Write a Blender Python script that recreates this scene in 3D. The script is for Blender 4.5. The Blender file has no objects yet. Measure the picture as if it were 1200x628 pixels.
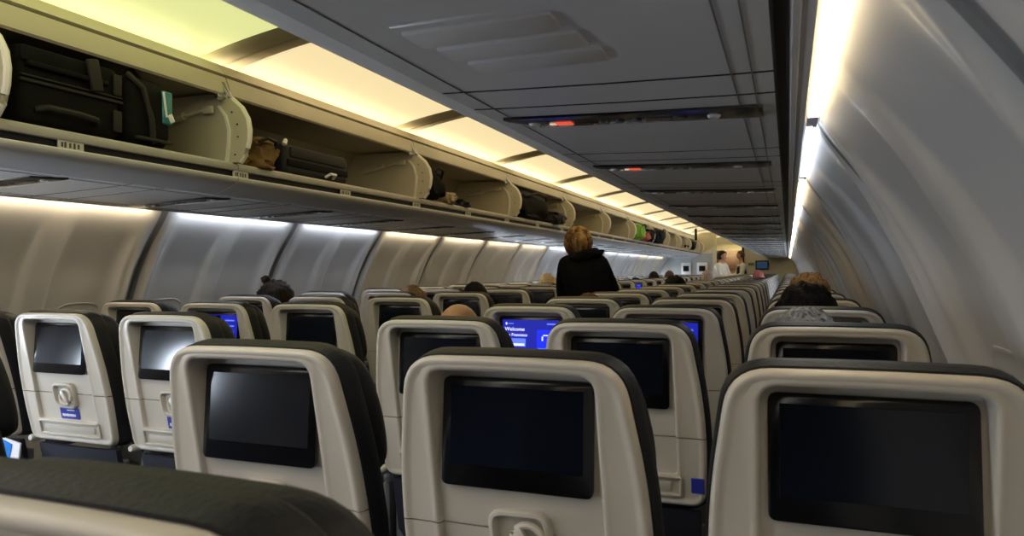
import bpy, bmesh, math, random
from mathutils import Vector, Matrix, noise
random.seed(7)
SC = bpy.context.scene
COL = SC.collection
PI = math.pi
CX = -1.38            # cabin centre line
CZ = 1.30             # eye height of the photographer
PITCH = 0.732
BAY = 1.535

# ------------------------------------------------------------------ materials
def mat(name, col, rough=0.5, metal=0.0, emit=None, es=0.0, bump=0.0, bscale=60.0, spec=0.5, var=0.0, vscale=8.0, coat=0.0):
    m = bpy.data.materials.new(name); m.use_nodes = True
    nt = m.node_tree; b = nt.nodes['Principled BSDF']
    b.inputs['Base Color'].default_value = (*col, 1)
    b.inputs['Roughness'].default_value = rough
    b.inputs['Metallic'].default_value = metal
    b.inputs['Specular IOR Level'].default_value = spec
    b.inputs['Coat Weight'].default_value = coat
    if emit:
        b.inputs['Emission Color'].default_value = (*emit, 1)
        b.inputs['Emission Strength'].default_value = es
    tc = nt.nodes.new('ShaderNodeTexCoord')
    if var > 0:
        n = nt.nodes.new('ShaderNodeTexNoise'); n.inputs['Scale'].default_value = vscale
        n.inputs['Detail'].default_value = 5
        nt.links.new(tc.outputs['Object'], n.inputs['Vector'])
        r = nt.nodes.new('ShaderNodeMixRGB'); r.blend_type = 'MULTIPLY'
        r.inputs['Color1'].default_value = (*col, 1)
        mr = nt.nodes.new('ShaderNodeMapRange')
        mr.inputs['From Min'].default_value = 0.3; mr.inputs['From Max'].default_value = 0.7
        mr.inputs['To Min'].default_value = 1 - var; mr.inputs['To Max'].default_value = 1 + var * .4
        nt.links.new(n.outputs['Fac'], mr.inputs['Value'])
        r.inputs['Fac'].default_value = 1
        nt.links.new(mr.outputs['Result'], r.inputs['Color2'])
        nt.links.new(r.outputs['Color'], b.inputs['Base Color'])
    if bump > 0:
        n2 = nt.nodes.new('ShaderNodeTexNoise'); n2.inputs['Scale'].default_value = bscale
        n2.inputs['Detail'].default_value = 3
        nt.links.new(tc.outputs['Object'], n2.inputs['Vector'])
        bp = nt.nodes.new('ShaderNodeBump'); bp.inputs['Strength'].default_value = bump
        bp.inputs['Distance'].default_value = 0.004
        nt.links.new(n2.outputs['Fac'], bp.inputs['Height'])
        nt.links.new(bp.outputs['Normal'], b.inputs['Normal'])
    return m

M = {}
M['shell'] = mat('seat_shell_plastic', (.60, .56, .49), .36, var=.06, vscale=5)
M['latch'] = mat('latch_plastic', (.57, .53, .46), .38, var=.04)
M['leather'] = mat('dark_leather', (.013, .014, .018), .55, spec=.28, bump=.35, bscale=160, var=.2, vscale=20)
M['leather2'] = mat('worn_dark_leather', (.030, .028, .028), .42, bump=.3, bscale=120, var=.2, vscale=12)
M['bezel'] = mat('gloss_black_bezel', (.004, .004, .005), .22)
M['glass'] = mat('dark_display_glass', (.004, .006, .012), .12, spec=.5)
M['whitecap'] = mat('white_plastic_cap', (.75, .74, .72), .35, var=.04)
M['armrest'] = mat('armrest_grey', (.10, .10, .11), .55, bump=.2, var=.1)
M['metal'] = mat('brushed_metal', (.55, .55, .56), .32, metal=1, var=.1, vscale=30)
M['pocket'] = mat('navy_pocket_fabric', (.006, .008, .022), .8, bump=.5, bscale=300, var=.2)
M['placard'] = mat('blue_placard', (.03, .045, .38), .4, var=.05)
M['ink'] = mat('white_print', (.8, .82, .88), .5, var=.03)
M['darkink'] = mat('dark_print', (.05, .05, .06), .5, var=.03)
M['carpet'] = mat('navy_carpet', (.02, .025, .045), .95, bump=.8, bscale=400, var=.3, vscale=40)
M['wall'] = mat('sidewall_plastic', (.52, .505, .49), .38, bump=.05, bscale=400, var=.05, vscale=3)
M['joint'] = mat('wall_joint_dark', (.20, .195, .19), .5, var=.1)
M['seamgrey'] = mat('trim_line_grey', (.16, .16, .165), .5, var=.1)
M['seam'] = mat('panel_seam', (.03, .03, .032), .6, var=.1)
M['under'] = mat('bin_underside_grey', (.68, .665, .66), .38, bump=.04, bscale=300, var=.05, vscale=4)
M['groove'] = mat('black_groove', (.006, .006, .007), .5, var=.1)
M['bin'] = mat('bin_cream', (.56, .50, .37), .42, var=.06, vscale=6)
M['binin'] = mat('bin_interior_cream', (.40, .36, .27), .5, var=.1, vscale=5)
M['rim'] = mat('bin_rim_white', (.80, .76, .66), .35, var=.04)
M['lipdark'] = mat('handle_recess_navy', (.008, .009, .02), .55, spec=.2, var=.1)
M['lip'] = mat('shelf_lip', (.52, .49, .44), .35, var=.05)
M['ceil'] = mat('ceiling_panel', (.72, .69, .60), .5, var=.05, vscale=2)
M['rib'] = mat('ceiling_rib', (.42, .37, .27), .5, var=.05)
M['psu'] = mat('service_unit_black', (.008, .009, .013), .18, var=.2, vscale=30)
M['lens'] = mat('lamp_lens', (.8, .8, .78), .2, var=.05)  # pale base colour carries the bright reflections on the lens
M['red'] = mat('lit_red_sign', (.5, .05, .03), .4, emit=(1, .12, .06), es=.16)
M['whiteglow'] = mat('lit_white_sign', (.7, .6, .5), .4, emit=(1, .7, .5), es=.15)
M['bulk'] = mat('bulkhead_cream', (.50, .46, .36), .5, var=.06, vscale=4)
M['bulkgrey'] = mat('galley_grey', (.38, .39, .38), .4, var=.08, vscale=6)
M['jamb'] = mat('bulkhead_jamb', (.62, .56, .38), .45, var=.05)
M['black'] = mat('matte_black', (.006, .006, .007), .7, spec=.1, bump=.3, var=.2)
M['hoodie'] = mat('black_hoodie_cotton', (.004, .004, .006), .9, spec=.1, bump=.8, bscale=180, var=.3, vscale=15)
M['suit'] = mat('black_suitcase_nylon', (.0075, .007, .0068), .7, spec=.1, bump=.5, bscale=250, var=.3, vscale=12)
M['suit2'] = mat('charcoal_suitcase', (.022, .022, .026), .5, spec=.2, bump=.4, bscale=250, var=.25, vscale=12)
M['strap'] = mat('suitcase_strap', (.028, .025, .022), .6, spec=.2, bump=.3, var=.1)
M['brownbag'] = mat('brown_canvas', (.20, .11, .035), .75, bump=.8, bscale=60, var=.5, vscale=14)
M['teal'] = mat('teal_tag', (.02, .22, .24), .25, var=.3, vscale=30)
M['green'] = mat('lime_green_bag', (.18, .42, .03), .6, bump=.3, var=.2)
M['redbag'] = mat('red_bag', (.38, .05, .05), .6, bump=.3, var=.2)
M['beigecloth'] = mat('beige_cloth', (.42, .34, .22), .8, bump=.5, var=.3, vscale=20)
M['trouser'] = mat('dark_trousers', (.02, .022, .03), .9, bump=.4, var=.2)
M['shirt_white'] = mat('white_shirt', (.72, .70, .66), .8, bump=.3, var=.06)
M['vest'] = mat('black_vest', (.008, .008, .011), .8, bump=.3, var=.1)
M['shirt_grey'] = mat('grey_shirt', (.12, .12, .14), .9, bump=.4, var=.15)
M['skin'] = mat('skin_light', (.56, .33, .22), .5, var=.06, vscale=20)
M['skin2'] = mat('skin_tan', (.40, .20, .095), .38, var=.06, vscale=20)
def hair_mat(name, a, b, rough=.6, sc=(70, 70, 8)):
    m = mat(name, a, rough)
    nt = m.node_tree; bs = nt.nodes['Principled BSDF']; bs.inputs['Specular IOR Level'].default_value = .07
    tc = nt.nodes.new('ShaderNodeTexCoord'); mp = nt.nodes.new('ShaderNodeMapping')
    mp.inputs['Scale'].default_value = sc
    n = nt.nodes.new('ShaderNodeTexNoise'); n.inputs['Scale'].default_value = 1.3; n.inputs['Detail'].default_value = 4
    cr = nt.nodes.new('ShaderNodeValToRGB')
    cr.color_ramp.elements[0].position = .35; cr.color_ramp.elements[0].color = (*a, 1)
    cr.color_ramp.elements[1].position = .65; cr.color_ramp.elements[1].color = (*b, 1)
    nt.links.new(tc.outputs['Object'], mp.inputs['Vector']); nt.links.new(mp.outputs['Vector'], n.inputs['Vector'])
    nt.links.new(n.outputs['Fac'], cr.inputs['Fac']); nt.links.new(cr.outputs['Color'], bs.inputs['Base Color'])
    bp = nt.nodes.new('ShaderNodeBump'); bp.inputs['Strength'].default_value = .8; bp.inputs['Distance'].default_value = .006
    nt.links.new(n.outputs['Fac'], bp.inputs['Height']); nt.links.new(bp.outputs['Normal'], bs.inputs['Normal'])
    return m
M['hair_dark'] = hair_mat('hair_dark_brown', (.008, .006, .005), (.03, .02, .014))
M['hair_black'] = hair_mat('hair_black', (.004, .004, .004), (.014, .012, .012))
M['hair_brown'] = hair_mat('hair_light_brown', (.10, .055, .025), (.32, .20, .10))
M['hair_auburn'] = hair_mat('hair_auburn', (.06, .028, .014), (.16, .08, .045))
M['hair_blonde'] = hair_mat('hair_blonde', (.5, .34, .16), (.85, .70, .42))
M['hair_streak'] = hair_mat('hair_streaked_blonde', (.07, .035, .014), (.42, .26, .10), sc=(16, 16, 5))
M['hair_grey'] = hair_mat('hair_grey', (.10, .095, .09), (.42, .40, .37))
M['hair_pale'] = hair_mat('hair_pale_grey', (.25, .18, .14), (.48, .38, .32))
M['redcap'] = mat('dusty_red_cap', (.42, .12, .11), .8, bump=.4, var=.15)

def emis(name, col, s):
    m = bpy.data.materials.new(name); m.use_nodes = True
    b = m.node_tree.nodes['Principled BSDF']
    b.inputs['Base Color'].default_value = (*[c * .15 for c in col], 1)
    b.inputs['Emission Color'].default_value = (*col, 1); b.inputs['Emission Strength'].default_value = s
    return m
WW = 7.0
PE = .215
M['lamp_warm'] = emis('wall_lamp_warm', (1, .83, .55), WW)
M['lamp_cool'] = emis('wall_lamp_cool', (.80, .88, 1), WW)
M['lamp_warm_r'] = emis('wall_lamp_warm_dim', (1, .80, .48), WW * .68)
M['lamp_cool_r'] = emis('wall_lamp_cool_dim', (.80, .88, 1), WW * .55)
M['lamp_cove_warm'] = emis('cove_lamp_warm', (1, .80, .46), 3.5)
M['lamp_cove_green'] = emis('cove_lamp_greenish', (.93, .92, .45), 3.5)
M['lamp_cove_rear'] = emis('cove_lamp_rear', (1, .94, .84), 22.0)
M['blue'] = emis('lit_blue_screen', (.01, .02, .60), .15)
M['blue2'] = emis('lit_blue_tile', (.005, .02, 1), .34)
M['blue3'] = emis('lit_pale_blue', (.12, .22, .95), .26)
M['white_e'] = emis('lit_white_text', (.7, .75, 1), .35)
M['daylight'] = emis('daylight_window', (.75, .86, 1), 14.0)
M['galleyglow'] = emis('galley_light', (1, .82, .45), 4.0)

# ------------------------------------------------------------------ helpers
def link(o, parent=None):
    COL.objects.link(o)
    if parent is not None: o.parent = parent
    return o
def mk(name, verts, faces, m, parent=None, smooth=True, midx=None, loc=None):
    me = bpy.data.meshes.new(name); me.from_pydata([tuple(v) for v in verts], [], faces)
    for x in (m if isinstance(m, (list, tuple)) else [m]): me.materials.append(x)
    if midx:
        for p, i in zip(me.polygons, midx): p.material_index = i
    me.update()
    bm = bmesh.new(); bm.from_mesh(me); bmesh.ops.recalc_face_normals(bm, faces=bm.faces); bm.to_mesh(me); bm.free()
    if smooth:
        me.polygons.foreach_set('use_smooth', [True] * len(me.polygons))
        try: me.set_sharp_from_angle(angle=math.radians(42))
        except Exception: pass
    o = bpy.data.objects.new(name, me)
    if loc: o.location = loc
    return link(o, parent)
def fin(name, bm, m, parent=None, smooth=True, ang=42):
    bmesh.ops.recalc_face_normals(bm, faces=bm.faces)
    me = bpy.data.meshes.new(name); bm.to_mesh(me); bm.free()
    for x in (m if isinstance(m, (list, tuple)) else [m]): me.materials.append(x)
    if smooth:
        me.polygons.foreach_set('use_smooth', [True] * len(me.polygons))
        try: me.set_sharp_from_angle(angle=math.radians(ang))
        except Exception: pass
    return link(bpy.data.objects.new(name, me), parent)
def empty(name, loc, label=None, cat=None, group=None, rotz=0.0):
    o = bpy.data.objects.new(name, None); o.location = loc; o.rotation_euler[2] = rotz
    o.empty_display_size = .1
    COL.objects.link(o); tag(o, label, cat, group); return o
def tag(o, label=None, cat=None, group=None, kind=None):
    if label: o['label'] = label
    if cat: o['category'] = cat
    if group: o['group'] = group
    if kind: o['kind'] = kind
    return o
def box(bm, c, s, bev=0.0, seg=2, rot=None, mi=0):
    r = bmesh.ops.create_cube(bm, size=1.0)
    vs = r['verts']
    for v in vs: v.co = Vector((v.co.x * s[0], v.co.y * s[1], v.co.z * s[2]))
    fs = set(f for v in vs for f in v.link_faces)
    if bev > 0:
        es = set(e for v in vs for e in v.link_edges)
        rb = bmesh.ops.bevel(bm, geom=list(es), offset=min(bev, min(s) * .49), segments=seg, profile=.5, affect='EDGES')
        fs = set(rb['faces']) | set(f for f in fs if f.is_valid)
        vs = set(v for f in fs for v in f.verts)
    for v in vs:
        p = v.co.copy()
        if rot is not None: p = rot @ p
        v.co = p + Vector(c)
    for f in fs:
        if f.is_valid: f.material_index = mi
    return vs
def tube_bm(bm, pts, r, seg=8, mi=0, cap=True):
    pts = [Vector(p) for p in pts]; rings = []
    rr = r if isinstance(r, (list, tuple)) else [r] * len(pts)
    for i, p in enumerate(pts):
        t = (pts[min(i + 1, len(pts) - 1)] - pts[max(i - 1, 0)]).normalized()
        a = Vector((0, 0, 1)) if abs(t.z) < .9 else Vector((1, 0, 0))
        u = t.cross(a).normalized(); w = t.cross(u)
        rings.append([bm.verts.new(p + (u * math.cos(k * 2 * PI / seg) + w * math.sin(k * 2 * PI / seg)) * rr[i]) for k in range(seg)])
    for a, b in zip(rings, rings[1:]):
        for k in range(seg):
            f = bm.faces.new((a[k], a[(k + 1) % seg], b[(k + 1) % seg], b[k])); f.material_index = mi
    if cap:
        for q in (rings[0], rings[-1]):
            f = bm.faces.new(q); f.material_index = mi
def loft(rings, closed=True, cap0=False, cap1=False):
    n = len(rings[0]); V = [v for r in rings for v in r]; F = []
    for i in range(len(rings) - 1):
        for k in range(n if closed else n - 1):
            k2 = (k + 1) % n
            F.append((i * n + k, i * n + k2, (i + 1) * n + k2, (i + 1) * n + k))
    if cap0: F.append(tuple(range(n)))
    if cap1: F.append(tuple((len(rings) - 1) * n + k for k in range(n)))
    return V, F
def round_poly(P, seg=6):
    out = []; n = len(P)
    for i in range(n):
        x, y, r = P[i]; a = Vector((P[i - 1][0] - x, P[i - 1][1] - y)); b = Vector((P[(i + 1) % n][0] - x, P[(i + 1) % n][1] - y))
        la, lb = a.length, b.length; r2 = min(r, la * .49, lb * .49)   # r is the cut length along the sides
        p0 = Vector((x, y)) + a / la * r2; p1 = Vector((x, y)) + b / lb * r2; c = Vector((x, y))
        for k in range(seg + 1):
            t = k / seg
            q = p0 * (1 - t) ** 2 + c * 2 * t * (1 - t) + p1 * t * t
            q2 = q
            out.append((q2.x, q2.y))
    return out
def offset_ring(R, d):
    n = len(R); out = []
    for i in range(n):
        a = Vector(R[i - 1]); b = Vector(R[(i + 1) % n]); p = Vector(R[i])
        t = (b - a)
        if t.length < 1e-9: t = Vector((1, 0))
        t.normalize(); nrm = Vector((t.y, -t.x))     # outward for counter-clockwise rings
        out.append((p.x + nrm.x * d, p.y + nrm.y * d))
    return out
def lerp(a, b, t): return a + (b - a) * t
def interp(x, T):
    if x <= T[0][0]: return T[0][1]
    for (a, u), (b, v) in zip(T, T[1:]):
        if x <= b: return lerp(u, v, (x - a) / (b - a))
    return T[-1][1]
def copy_tree(o, parent=None):
    c = o.copy(); COL.objects.link(c)
    if parent is not None: c.parent = parent
    for ch in list(o.children): copy_tree(ch, c)
    return c
def bake(o):
    dg = bpy.context.evaluated_depsgraph_get(); dg.update()
    me = bpy.data.meshes.new_from_object(o.evaluated_get(dg))
    o.modifiers.clear(); old = o.data; o.data = me
    return o

# ------------------------------------------------------------------ the seat
Z0S, Z1S = .957, 1.130        # bottom and top of the screen
SEAM = .885
def sy(z): return -.004 + (Z0S - z) * .194       # rear surface of the shell (y) at height z
def outline(extra=0.0):
    P = [(.204, .707, .036), (.212, .85, .05), (.205, .985, .06), (.175, 1.166, .056), (0, 1.169, .09),
         (-.175, 1.166, .056), (-.205, .985, .06), (-.212, .85, .05), (-.204, .707, .036)]
    R = round_poly(P, 7)
    return offset_ring(R, extra) if extra else R
def recess():
    P = [(.139, .787, .016), (.138, .86, .02), (.137, .95, .02), (.135, 1.144, .026), (0, 1.146, .03),
         (-.135, 1.144, .026), (-.137, .95, .02), (-.138, .86, .02), (-.139, .787, .016)]
    return round_poly(P, 7)
def shell_bm():
    O = outline(); I = recess()
    def ring(R, off): return [(x, sy(z) + off, z) for x, z in R]
    I0 = I
    rings = [ring(offset_ring(O, -.002), .040), ring(O, .016), ring(offset_ring(O, -.001), .006), ring(offset_ring(O, -.004), .001), ring(offset_ring(O, -.008), -.001),
             ring(offset_ring(O, -.013), .0005), ring(offset_ring(O, -.017), .0025), ring(offset_ring(O, -.022), .003), ring(offset_ring(I0, .017), .002), ring(offset_ring(I0, .011), .001), ring(offset_ring(I0, .006), -.0005), ring(offset_ring(I0, .002), .0012), ring(offset_ring(I0, .0005), .005)]
    def fl(z): return .006 + (z - 1.0435) * .07 if z > Z0S else sy(z) + .011
    rings.append([(x, max(fl(z), sy(z) + .009), z) for x, z in offset_ring(I0, -.001)])
    rings.append([(x, max(fl(z), sy(z) + .011), z) for x, z in offset_ring(I0, -.004)])
    V, F = loft(rings)
    n = len(O); base = (len(rings) - 1) * n
    for k in range(n // 2):
        a, b, c, d = k, k + 1, n - 2 - k, n - 1 - k
        if b >= c: break
        F.append((base + a, base + b, base + c, base + d))
    bm = bmesh.new(); vs = [bm.verts.new(v) for v in V]
    for f in F:
        f2 = []
        for i in f:
            if not f2 or f2[-1] != i: f2.append(i)
        try: bm.faces.new([vs[i] for i in f2])
        except ValueError: pass
    bmesh.ops.remove_doubles(bm, verts=bm.verts, dist=1e-5)
    return bm
def half_shell(keep_upper):
    bm = shell_bm(); bm.normal_update()
    z = SEAM + (.0013 if keep_upper else -.0013)
    g = bm.verts[:] + bm.edges[:] + bm.faces[:]
    bmesh.ops.bisect_plane(bm, geom=g, plane_co=(0, 0, z), plane_no=(0, 0, 1), clear_inner=keep_upper, clear_outer=not keep_upper)
    ed = [e for e in bm.edges if e.is_boundary and all(abs(v.co.z - z) < 1e-4 for v in e.verts)]
    r = bmesh.ops.extrude_edge_only(bm, edges=ed)
    for v in [x for x in r['geom'] if isinstance(x, bmesh.types.BMVert)]: v.co.y += .010
    return bm
def cushion_mesh(ex, y0, y1, zlo, puff, ztop_add=0.0):
    """leather back pad: outline rings from the shell forward"""
    O = outline()
    O = [(x, max(z, zlo) + (ztop_add if z > 1.0 else 0)) for x, z in O]
    cz = .95
    def ring(d, y, sc=1.0): return [(x * sc, sy(z) + y, cz + (z - cz) * sc) for x, z in offset_ring(O, d)]
    rings = [ring(-.030, .058), ring(-.008, .054), ring(-.004, y0), ring(ex * .6, y0 + .002), ring(ex, y0 + .012), ring(ex + puff * .6, lerp(y0, y1, .4)), ring(ex + puff, lerp(y0, y1, .7)),
             ring(ex + puff * .2, y1 - .012), ring(ex - .015, y1), ring(0, y1 + .004, .80), ring(0, y1 - .004, .35)]
    return loft(rings, cap0=True, cap1=True)
def display_parts(screen, kind):
    w, h = .222, .125; zc = Z1S - .014 - h / 2
    bm = bmesh.new()
    box(bm, (0, -.0046, zc), (w, .0016, h), .0005, 1, mi=0)
    mats = [M['glass']]
    if kind:
        mats = [M['blue'], M['blue2'], M['blue3'], M['white_e'], M['glass']]
        def r(x, z, a, b, i, y=-.0058): box(bm, (x, y, zc + z), (a, .0006, b), 0, mi=i)
        if kind == 'left_half':
            r(-.056, 0, .108, .12, 4)
        if kind == 'right_half':
            r(-.045, 0, .125, .12, 4)
        if kind == 'full':
            r(.060, -.012, .066, .076, 1)
            r(.103, -.004, .012, .060, 2)
            r(-.060, -.022, .084, .030, 2); r(-.060, -.030, .074, .008, 3, -.0062)
            r(.060, -.044, .058, .006, 2, -.0062)
            for sx in (-.012, .012): r(.060 + sx, -.006, .005, .016, 3, -.0062); r(.060 + sx * .4, .006, .008, .004, 3, -.0062)
            r(-.096, .048, .005, .009, 3); r(-.078, .048, .022, .004, 2); r(.082, .048, .034, .006, 2)
        else:
            for k in range(4): r(.070, .038 - k * .024, .05, .006, 2)
            r(.085, -.045, .014, .014, 3)
    o = fin('display', bm, mats, screen, smooth=False)
    if kind == 'full':
        for (t, z, sz) in (('Welcome', .021, .020), ('San Francisco', .001, .0165)):
            c = bpy.data.curves.new('screen_text', 'FONT'); c.body = t; c.size = sz; c.extrude = .0004
            to = bpy.data.objects.new('screen_text', c); COL.objects.link(to)
            dg = bpy.context.evaluated_depsgraph_get(); me = bpy.data.meshes.new_from_object(to.evaluated_get(dg))
            bpy.data.objects.remove(to)
            b2 = bmesh.new(); b2.from_mesh(o.data); n0 = len(b2.faces)
            me.transform(Matrix.Translation((-.102, -.0064, zc + z)) @ Matrix.Rotation(PI / 2, 4, 'X'))
            b2.from_mesh(me); b2.faces.ensure_lookup_table()
            for f in b2.faces[n0:]: f.material_index = 3
            b2.to_mesh(o.data); b2.free()
    if kind:
        o['label'] = 'display lit bright blue'
        for v_ in o.data.vertices: v_.co.y += (v_.co.z - 1.0435) * .07
    return o

def make_seat(name='airplane_seat'):
    root = empty(name, (0, 0, 0))
    up = fin('upper_shell', half_shell(True), M['shell'], root, ang=50)
    lo = fin('lower_shell', half_shell(False), M['shell'], root, ang=50)
    # ledge and slot panel on the lower shell
    bm = bmesh.new()
    rot = Matrix.Rotation(math.atan(.194), 3, 'X')
    def P(z, o): return (0, sy(z) + o, z)
    box(bm, P(.783, -.003), (.292, .011, .008), .003, rot=rot)
    for sx in (-.146, .146): box(bm, (sx, sy(.757) - .001, .757), (.007, .007, .050), .002, rot=rot)
    box(bm, P(.735, -.002), (.285, .009, .006), .002, rot=rot)
    box(bm, P(.757, -.0005), (.245, .004, .022), .001, rot=rot)
    fin('tray_ledge', bm, M['shell'], root)
    # screen
    bm = bmesh.new(); R = round_poly([(.126, Z0S, .012), (.126, Z1S, .014), (-.126, Z1S, .014), (-.126, Z0S, .012)], 5)
    V, F = loft([[(x, .004, z) for x, z in R], [(x, -.0025, z) for x, z in R], [(x, -.0042, z) for x, z in offset_ring(R, -.002)]], cap0=True, cap1=True)
    scr = mk('screen', V, F, M['bezel'], root)
    dsp = display_parts(scr, None)
    for q in (scr, dsp):
        for v_ in q.data.vertices: v_.co.y += (v_.co.z - 1.0435) * .07
    # latch
    zc = SEAM - .010; bm = bmesh.new()
    R = round_poly([(.054, -.046, .03), (.054, .050, .03), (-.054, .046, .03), (-.048, -.040, .03)], 5)
    def rg(d, y): return [(x, sy(zc + z) + y, zc + z) for x, z in offset_ring(R, d)]
    V, F = loft([rg(0, .011), rg(0, .002), rg(-.003, -.002), rg(-.008, -.003), rg(-.012, .0), rg(-.014, .007), rg(-.016, .010)], cap0=True, cap1=True)
    la = mk('tray_latch', V, F, M['latch'], root)
    bm = bmesh.new()
    pts = [(.016 + .026 * math.cos(a), sy(zc) - .004, zc + .026 * math.sin(a)) for a in [k * 2 * PI / 16 for k in range(17)]]
    tube_bm(bm, pts, .0062, 8)
    rr = Matrix.Rotation(math.radians(-35), 3, 'Y')
    box(bm, (.012, sy(zc) - .006, zc), (.016, .012, .050), .005, rot=rr)
    fin('latch_handle', bm, M['latch'], la)
    # placard
    bm = bmesh.new(); box(bm, (.004, sy(.812) + .0095, .812), (.092, .003, .040), .001, 1, rot=rot)
    pl = fin('placard', bm, M['placard'], root); pl['label'] = 'small blue placard with white print'
    bm = bmesh.new(); random.seed(3); x = -.032
    for k in range(8):
        w = random.uniform(.004, .0085)
        box(bm, (x + w / 2, sy(.806) + .0075, .806), (w, .0015, random.uniform(.007, .012)), 0, rot=rot); x += w + .002
    box(bm, (.012, sy(.824) + .0075, .824), (.036, .0015, .003), 0, rot=rot)
    fin('print', bm, M['ink'], pl, smooth=False)
    # leather
    V, F = cushion_mesh(.005, .020, .080, .56, .004)
    mk('backrest', V, F, M['leather'], root)
    # headrest pad (in front of the back pad, wings bulge sideways)
    HR = round_poly([(.196, .925, .05), (.200, 1.03, .05), (.170, 1.157, .065), (0, 1.162, .09), (-.170, 1.157, .065), (-.200, 1.03, .05), (-.196, .925, .05)], 7)
    def hr(d, y): return [(x, sy(z) + y, z) for x, z in offset_ring(HR, d)]
    V, F = loft([hr(-.03, .060), hr(-.014, .066), hr(-.002, .076), hr(.003, .090), hr(.004, .108), hr(-.002, .124), hr(-.016, .134), hr(-.05, .132), hr(-.10, .126)], cap0=True, cap1=True)
    mk('headrest', V, F, M['leather'], root)
    # seat cushion, pan, legs, pocket
    bm = bmesh.new()
    box(bm, (0, .36, .43), (.44, .46, .12), .045, 4); fin('seat_cushion', bm, M['leather'], root)
    bm = bmesh.new(); box(bm, (0, .33, .35), (.45, .44, .045), .01); box(bm, (0, .10, .50), (.40, .02, .30), .006)
    fin('seat_frame', bm, M['armrest'], root)
    V = []; F = []
    nx, nz = 8, 8
    for j in range(nz + 1):
        z = .42 + .27 * j / nz
        for i in range(nx + 1):
            x = -.19 + .38 * i / nx
            V.append((x, sy(z) + .012 - .030 * math.sin(PI * i / nx) * (1 - abs(j / nz - .4)), z))
    off = len(V); V += [(x, y + .020 + .02 * 0, z) for x, y, z in V]
    for j in range(nz):
        for i in range(nx):
            a = j * (nx + 1) + i
            F.append((a, a + 1, a + nx + 2, a + nx + 1)); F.append((off + a, off + a + nx + 1, off + a + nx + 2, off + a + 1))
    for j in range(nz):
        for i in (0, nx):
            a = j * (nx + 1) + i; F.append((a, a + nx + 1, off + a + nx + 1, off + a))
    for i in range(nx):
        a = i; F.append((a, a + 1, off + a + 1, off + a)); a = nz * (nx + 1) + i; F.append((a, a + 1, off + a + 1, off + a))
    mk('seat_pocket', V, F, M['pocket'], root)
    for (x, y) in ((-.15, .18), (.15, .18), (-.15, .50), (.15, .50)):
        bm = bmesh.new(); tube_bm(bm, [(x, y, .335), (x, y + (.05 if y > .3 else -.04), 0.0)], .014, 8)
        fin('leg', bm, M['metal'], root)
    return root
def arm_bm(sx):
    bm = bmesh.new()
    box(bm, (sx, .34, .665), (.046, .42, .045), .018, 3)
    box(bm, (sx, .15, .52), (.03, .07, .28), .012, 2)
    return bm
def add_arm(root, sx):
    a = fin('armrest', arm_bm(sx), M['armrest'], root)
    bm = bmesh.new()
    R = [(sx + .013 * math.cos(k * PI / 6), .72 - .02 + .013 * math.sin(k * PI / 6)) for k in range(12)]
    rings = [[(x, y, z) for x, z in R] for y in (.16, .075)] + [[(sx + (x - sx) * .7, .066, .70 + (z - .70) * .7) for x, z in R]]
    V, F = loft(rings, cap0=True, cap1=True)
    mk('armrest_pivot_cap', V, F, M['whitecap'], a)
    return a

proto = make_seat()
add_arm(proto, -.249)
ORD = ['nearest', 'second', 'third', 'fourth', 'fifth', 'sixth', 'seventh', 'eighth', 'ninth', 'tenth', 'eleventh', 'twelfth']
COLX = {'F': .098, 'E': -.400, 'D': -.898, 'C': -1.857, 'B': -2.355, 'A': -2.842}
COLN = {'F': 'window', 'E': 'middle', 'D': 'aisle', 'C': 'aisle', 'B': 'middle', 'A': 'window'}
seats = {}
first = True
def row_y(c, k): return (1.043 if c in 'DEF' else 1.738) + PITCH * k
SPECIAL = {
 ('E', -1): 'blurred seat top filling the bottom left corner, dark leather over beige shell',
 ('F', 0): 'large beige seat back with black screen, nearest to the right wall',
 ('E', 0): 'large beige seat back at the centre bottom, black screen and tray latch showing',
 ('D', 0): 'large beige seat back with thick dark headrest, behind the blurred corner seat',
 ('F', 1): 'beige window seat directly ahead of the largest seat, only black screen top showing',
 ('E', 1): 'beige seat with black screen and small blue corner tag, ahead of the centre seat',
 ('D', 1): 'beige seat with black screen, bald head just above its top',
 ('D', 2): 'beige seat with lit blue screen showing white text and icons',
 ('E', 2): 'beige seat whose blue lit screen shows only past the black screen seat',
 ('F', 2): 'beige window seat partly hidden by grey hair, below the tall dark hair',
 ('C', 0): 'pale seat with grey shining screen, tray latch and cut off blue placard, at left aisle',
 ('B', 0): 'pale seat with grey shining screen, round tray latch and whole blue placard',
 ('A', 0): 'pale seat cut by the left picture edge, magazine in its pocket',
 ('B', 1): 'seat with half lit blue screen on the left block',
 ('A', 1): 'seat with small dark screen by the left wall, right above the two pale seats',
 ('C', 1): 'left aisle seat with dark grey screen, just above the large thick headrest seat',
 ('C', 2): 'left aisle seat with tall grey screen, beside the bald head',
 ('C', 10): 'tiny lit blue screen seat beyond the standing woman in black',
}
def seat_label(c, k):
    if (c, k) in SPECIAL: return SPECIAL[(c, k)]
    side = 'right' if c in 'DEF' else 'left'
    idx = k if side == 'right' else k + 1
    if k <= 9:
        return f'beige backed {COLN[c]} seat in the {ORD[max(0, idx)]} row of the {side} block'
    return f'small far {COLN[c]} seat in the dense far rows of the {side} block'
grp = {'R': 'seats of the right block', 'L': 'seats of the left block'}
plan = []
for k in range(-1, 25):
    for c in 'FED':
        if k == -1 and c != 'E': continue
        plan.append((c, k))
for k in range(-1, 22):
    for c in 'CBA':
        if k == -1 and c != 'C': continue
        plan.append((c, k))
random.seed(11)
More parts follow.
